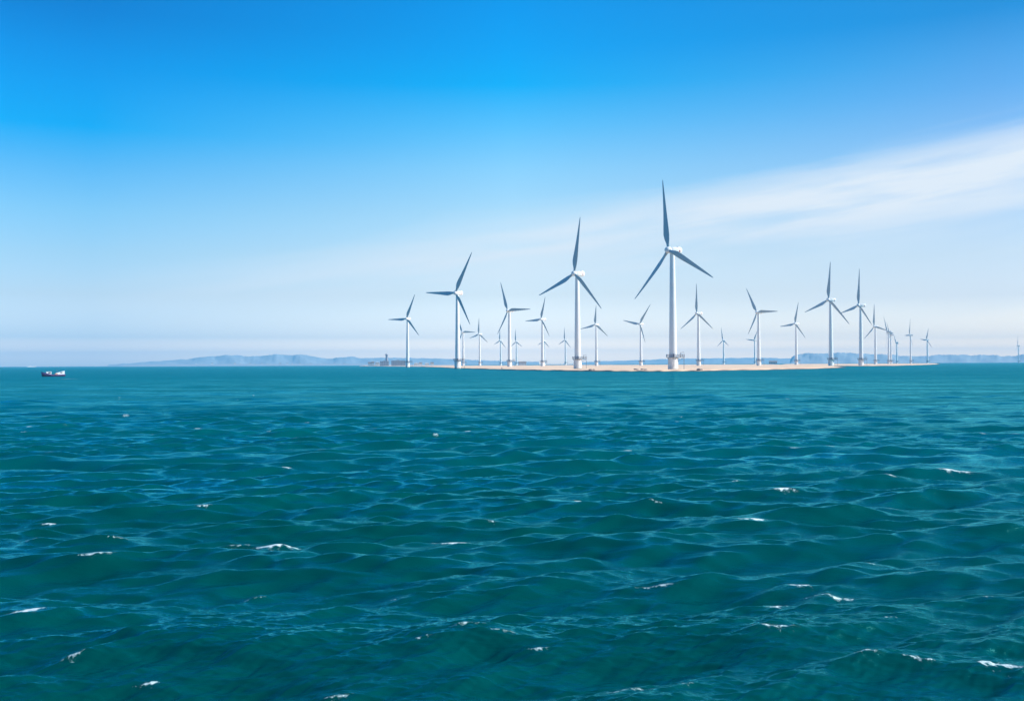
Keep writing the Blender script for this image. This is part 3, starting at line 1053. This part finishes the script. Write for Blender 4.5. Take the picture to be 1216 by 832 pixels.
# dark harbour building with its tower
building('harbour_building', 473, 3000, 3.0, 42, 24, 13.5, M_block, 'flat', 'long low dark harbour building left of the leftmost tall turbine', 'building', None, 3, 9)
building('harbour_building', 456.5, 3000, 3.0, 26, 22, 12.0, M_block, 'flat', 'dark harbour block standing at the foot of the harbour tower', 'building', None, 3, 5)
loc, rz = place(459.3, 3030, 3.0)
root = link('harbour_tower', None, loc=loc, label='tall dark tower rising behind the harbour block at the left', category='tower')
root.rotation_euler.z = rz
bm = bmesh.new()
lathe(bm, [(4.2, -2), (3.9, 10), (3.5, 29), (3.6, 29.5)], 24)
link('shaft', to_mesh(bm, 'shaft', 40), M_block, root)
bm = bmesh.new()
lathe(bm, [(3.6, 29.5), (4.6, 30.5), (4.7, 33.5), (3.9, 34.2), (1.2, 35.2), (.3, 35.4)], 24)
link('head', to_mesh(bm, 'head', 40), M_block, root)
bm = bmesh.new()
tube(bm, (0, 0, 35.2), (0, 0, 38.5), .25, 8)
link('mast', to_mesh(bm, 'mast', 40), M_block, root)
for px_, w_, h_, rf, lb in ((439.2, 11, 7.5, 'gable', 'leftmost white house left of the dark harbour building'),
                            (442.8, 9, 9.5, 'gable', 'middle white house left of the dark harbour building'),
                            (448.2, 13, 9.0, 'flat', 'white flat-roofed house nearest the dark harbour building on its left'),
                            (494.5, 14, 6.0, 'flat', 'white low house just right of the leftmost tall turbine'),
                            (499.5, 9, 6.5, 'gable', 'white gabled house second to the right of the leftmost tall turbine'),
                            (507.0, 12, 5.5, 'flat', 'white low house third to the right of the leftmost tall turbine'),
                            (513.0, 10, 6.5, 'gable', 'rightmost white house between the two left tall turbines')):
    building('shore_house', px_, 3050, 3.0, w_, 10, h_, M_white, rf, lb, 'house', 'white houses along the harbour shore', 2, 4)
building('warehouse', 620.5, 3400, 1.2, 26, 14, 9.0, M_white, 'gable', 'faint grey warehouse on the horizon behind the middle of the spit', 'building', None, 2, 5)
building('shed', 918.0, 3400, 1.2, 26, 12, 7.5, M_white, 'gable', 'low pale shed on the horizon right of the right turbine with a level blade', 'building', None, 1, 5)

# low foreland under the left headland with scattered white houses
ridge('foreland', [(146, 433.6), (175, 432.9), (230, 432.4), (300, 432.0), (370, 431.8), (430, 431.6), (470, 432.0)], 9000, 600, 0, M_hill, 12, rough=.25)
HX = [233, 252, 279, 286, 297, 311, 318, 333, 341, 347, 356, 369, 381, 397, 409]
for i, hx_ in enumerate(HX):
    z_ = max(4.0, at_dist(hx_, 432.4, 8960).z)
    o = building('hillside_house', hx_, 8950, z_, 12 + (i * 7) % 9, 12, 7 + (i * 5) % 6, M_white, 'gable' if i % 3 else 'flat', 'tiny white house on the far shore below the left headland', 'house', 'white houses below the left headland', 2, 3)

# fishing boat
M_hull = mat('navy_hull_paint', (0.025, 0.03, 0.075), 0.35, 0.5)
M_purple = mat('purple_hull_paint', (0.12, 0.07, 0.20), 0.4, 0.5, noise=(1.0, .4, (0.20, .11, .26)))
M_cabin = mat('white_cabin_paint', (0.80, 0.78, 0.78), 0.4, 0.4)
M_orange = mat('orange_cabin_paint', (0.62, 0.30, 0.16), 0.5, 0.3)
pb = on_plane(64.0, 446.9, 0)
boat = link('fishing_boat', None, loc=(pb.x, pb.y, -.05), label='small dark-hulled fishing boat with white cabin, heading left below the left horizon', category='boat')
boat.rotation_euler.z = -math.atan2(pb.x, pb.y) + R(6)


def hull_section(x):
    """half width and sheer height along the boat; bow at -5.3, stern at +5.0"""
    u = (x + 5.3) / 10.3
    hw = 1.65 * min(1, (u * 2.6) ** .6) * (1 - .12 * max(0, u - .7) / .3)
    sh = 1.05 + 1.35 * max(0, 1 - u * 2.1) ** 1.4 + .25 * max(0, u - .75)
    return hw, sh


def hull_part(z_lo, z_hi, nm, m, par, out_=0.0):
    bm = bmesh.new()
    L_ = []
    for i in range(25):
        x = -5.3 + 10.3 * i / 24
        hw, sh = hull_section(x)
        lo, hi = z_lo(sh), z_hi(sh)
        row = []
        for sgn in (-1, 1):
            pass
        n = 6
        pr = []
        for j in range(n + 1):
            z = lo + (hi - lo) * j / n
            w = hw * (0.72 + .28 * min(1, max(0, (z + .3) / 1.3)) ** .6) + out_
            pr.append((w, z))
        row = [bm.verts.new((x - (0.25 * (z / 1.5) if i < 6 else 0) * (1 - i / 6), -w, z)) for w, z in pr] + \
              [bm.verts.new((x - (0.25 * (z / 1.5) if i < 6 else 0) * (1 - i / 6), w, z)) for w, z in pr[::-1]]
        L_.append(row)
    for a, c in zip(L_, L_[1:]):
        k = len(a)
        for j in range(k):
            bm.faces.new((a[j], c[j], c[(j + 1) % k], a[(j + 1) % k]))
    bm.faces.new(L_[0]); bm.faces.new(L_[-1])
    return link(nm, to_mesh(bm, nm, 50), m, par)


hull = hull_part(lambda s_: -.6, lambda s_: s_ * .52, 'hull', M_hull, boat)
hull_part(lambda s_: s_ * .52, lambda s_: s_, 'bulwark', M_purple, boat, .02)
bm = bmesh.new()
box(bm, -3.4, -1.2, -1.0, 1.0, 1.2, 2.35)
box(bm, -3.55, -1.05, -1.12, 1.12, 2.35, 2.47)
fc = link('fore_cabin', to_mesh(bm, 'fore_cabin'), M_cabin, boat)
for sgn in (-1, 1):
    bm = bmesh.new()
    box(bm, -2.6, -1.5, min(sgn * 1.0, sgn * 1.04), max(sgn * 1.0, sgn * 1.04), 1.6, 2.15)
    link('window', to_mesh(bm, 'window'), M_glass, fc)
bm = bmesh.new()
v = [Vector(q_) for q_ in ((0.7, -1.25, .95), (4.7, -1.25, 1.1), (4.7, -1.25, 2.75), (3.9, -1.25, 2.6), (1.0, -1.25, 1.75))]
a = [bm.verts.new(q_) for q_ in v]
c = [bm.verts.new((q_.x, 1.25, q_.z)) for q_ in v]
bm.faces.new(a); bm.faces.new(c[::-1])
for i in range(5):
    bm.faces.new((a[i], a[(i + 1) % 5], c[(i + 1) % 5], c[i]))
ac = link('aft_cabin', to_mesh(bm, 'aft_cabin'), M_cabin, boat)
for sgn in (-1, 1):
    bm = bmesh.new()
    box(bm, 2.7, 3.7, min(sgn * 1.25, sgn * 1.29), max(sgn * 1.25, sgn * 1.29), 1.75, 2.2)
    link('window', to_mesh(bm, 'window'), M_glass, ac)
bm = bmesh.new()
box(bm, .5, 1.6, -1.3, 1.3, 1.0, 1.55)
link('fish_crate', to_mesh(bm, 'fish_crate'), M_orange, boat)
bm = bmesh.new()
tube(bm, (1.3, 0, 1.0), (1.3, 0, 3.6), .05, 8)
tube(bm, (1.3, 0, 2.6), (2.5, 0, 3.2), .035, 8)
link('mast', to_mesh(bm, 'mast', 40), M_dark, boat)

# far white ship on the left horizon
loc, rz = place(37.5, 7600, -.5)
ship = link('ship', None, loc=loc, label='tiny white ship on the horizon above and left of the fishing boat', category='ship')
ship.rotation_euler.z = rz
bm = bmesh.new()
pts = [(-30, 5.0), (-26, 0), (27, 0), (29, 4.6)]
a = [bm.verts.new((x, -4.5 * (.35 if x < -28 else 1), z)) for x, z in pts]
c = [bm.verts.new((x, 4.5 * (.35 if x < -28 else 1), z)) for x, z in pts]
bm.faces.new(a); bm.faces.new(c[::-1])
for i in range(4):
    bm.faces.new((a[i], a[(i + 1) % 4], c[(i + 1) % 4], c[i]))
link('hull', to_mesh(bm, 'hull'), M_cabin, ship)
bm = bmesh.new()
box(bm, -16, -2, -3.6, 3.6, 4.9, 9.0)
box(bm, -12, -5, -3.0, 3.0, 9.0, 11.5)
box(bm, 8, 24, -3.6, 3.6, 4.7, 8.2)
link('superstructure', to_mesh(bm, 'superstructure'), M_cabin, ship)

# dark stones along the front edge of the spit
for i, (px_, py_, sz) in enumerate(((701, 439.6, .9), (705, 439.4, .7), (754.5, 439.3, 1.0), (757, 439.4, .7), (762.5, 439.2, .9), (766.5, 439.4, .8), (829.5, 439.5, 1.1), (833, 439.3, .7), (596, 437.9, .8))):
    q_ = on_plane(px_, py_ - .4, .78)
    r_ = random.Random(i)
    bm = bmesh.new()
    bmesh.ops.create_icosphere(bm, subdivisions=2, radius=sz)
    for v_ in bm.verts:
        v_.co *= 1 + r_.uniform(-.18, .18)
        v_.co.z *= .62
        v_.co.x *= 1.35
    o = link('rock', to_mesh(bm, 'rock', 30), M_rock, loc=(q_.x, q_.y, .78 + sz * .2))
    o['label'] = ('small dark rock on the spit edge near the largest turbine' if i > 1 and i < 8 else
                  'small dark rock on the spit edge right of the second largest turbine' if i < 2 else 'lone dark rock on the left part of the spit edge')
    o['category'] = 'rock'
    o['group'] = 'rocks along the edge of the sand spit'

# ------------------------------------------------------------------ haze
bm = bmesh.new()
box(bm, -19500, 19500, -3000, 18500, -6.0, 260.0)
hz_me = to_mesh(bm, 'haze')
Mh = bpy.data.materials.new('sea_haze')
Mh.use_nodes = True
th_ = Mh.node_tree
th_.nodes.clear()
ho = th_.nodes.new('ShaderNodeOutputMaterial')
pv = th_.nodes.new('ShaderNodeVolumePrincipled')
pv.inputs['Color'].default_value = (0.25, 0.68, 1.0, 1)
pv.inputs['Density'].default_value = 0.000085
pv.inputs['Anisotropy'].default_value = 0.0
th_.links.new(pv.outputs[0], ho.inputs['Volume'])
link('haze', hz_me, Mh, kind='stuff')
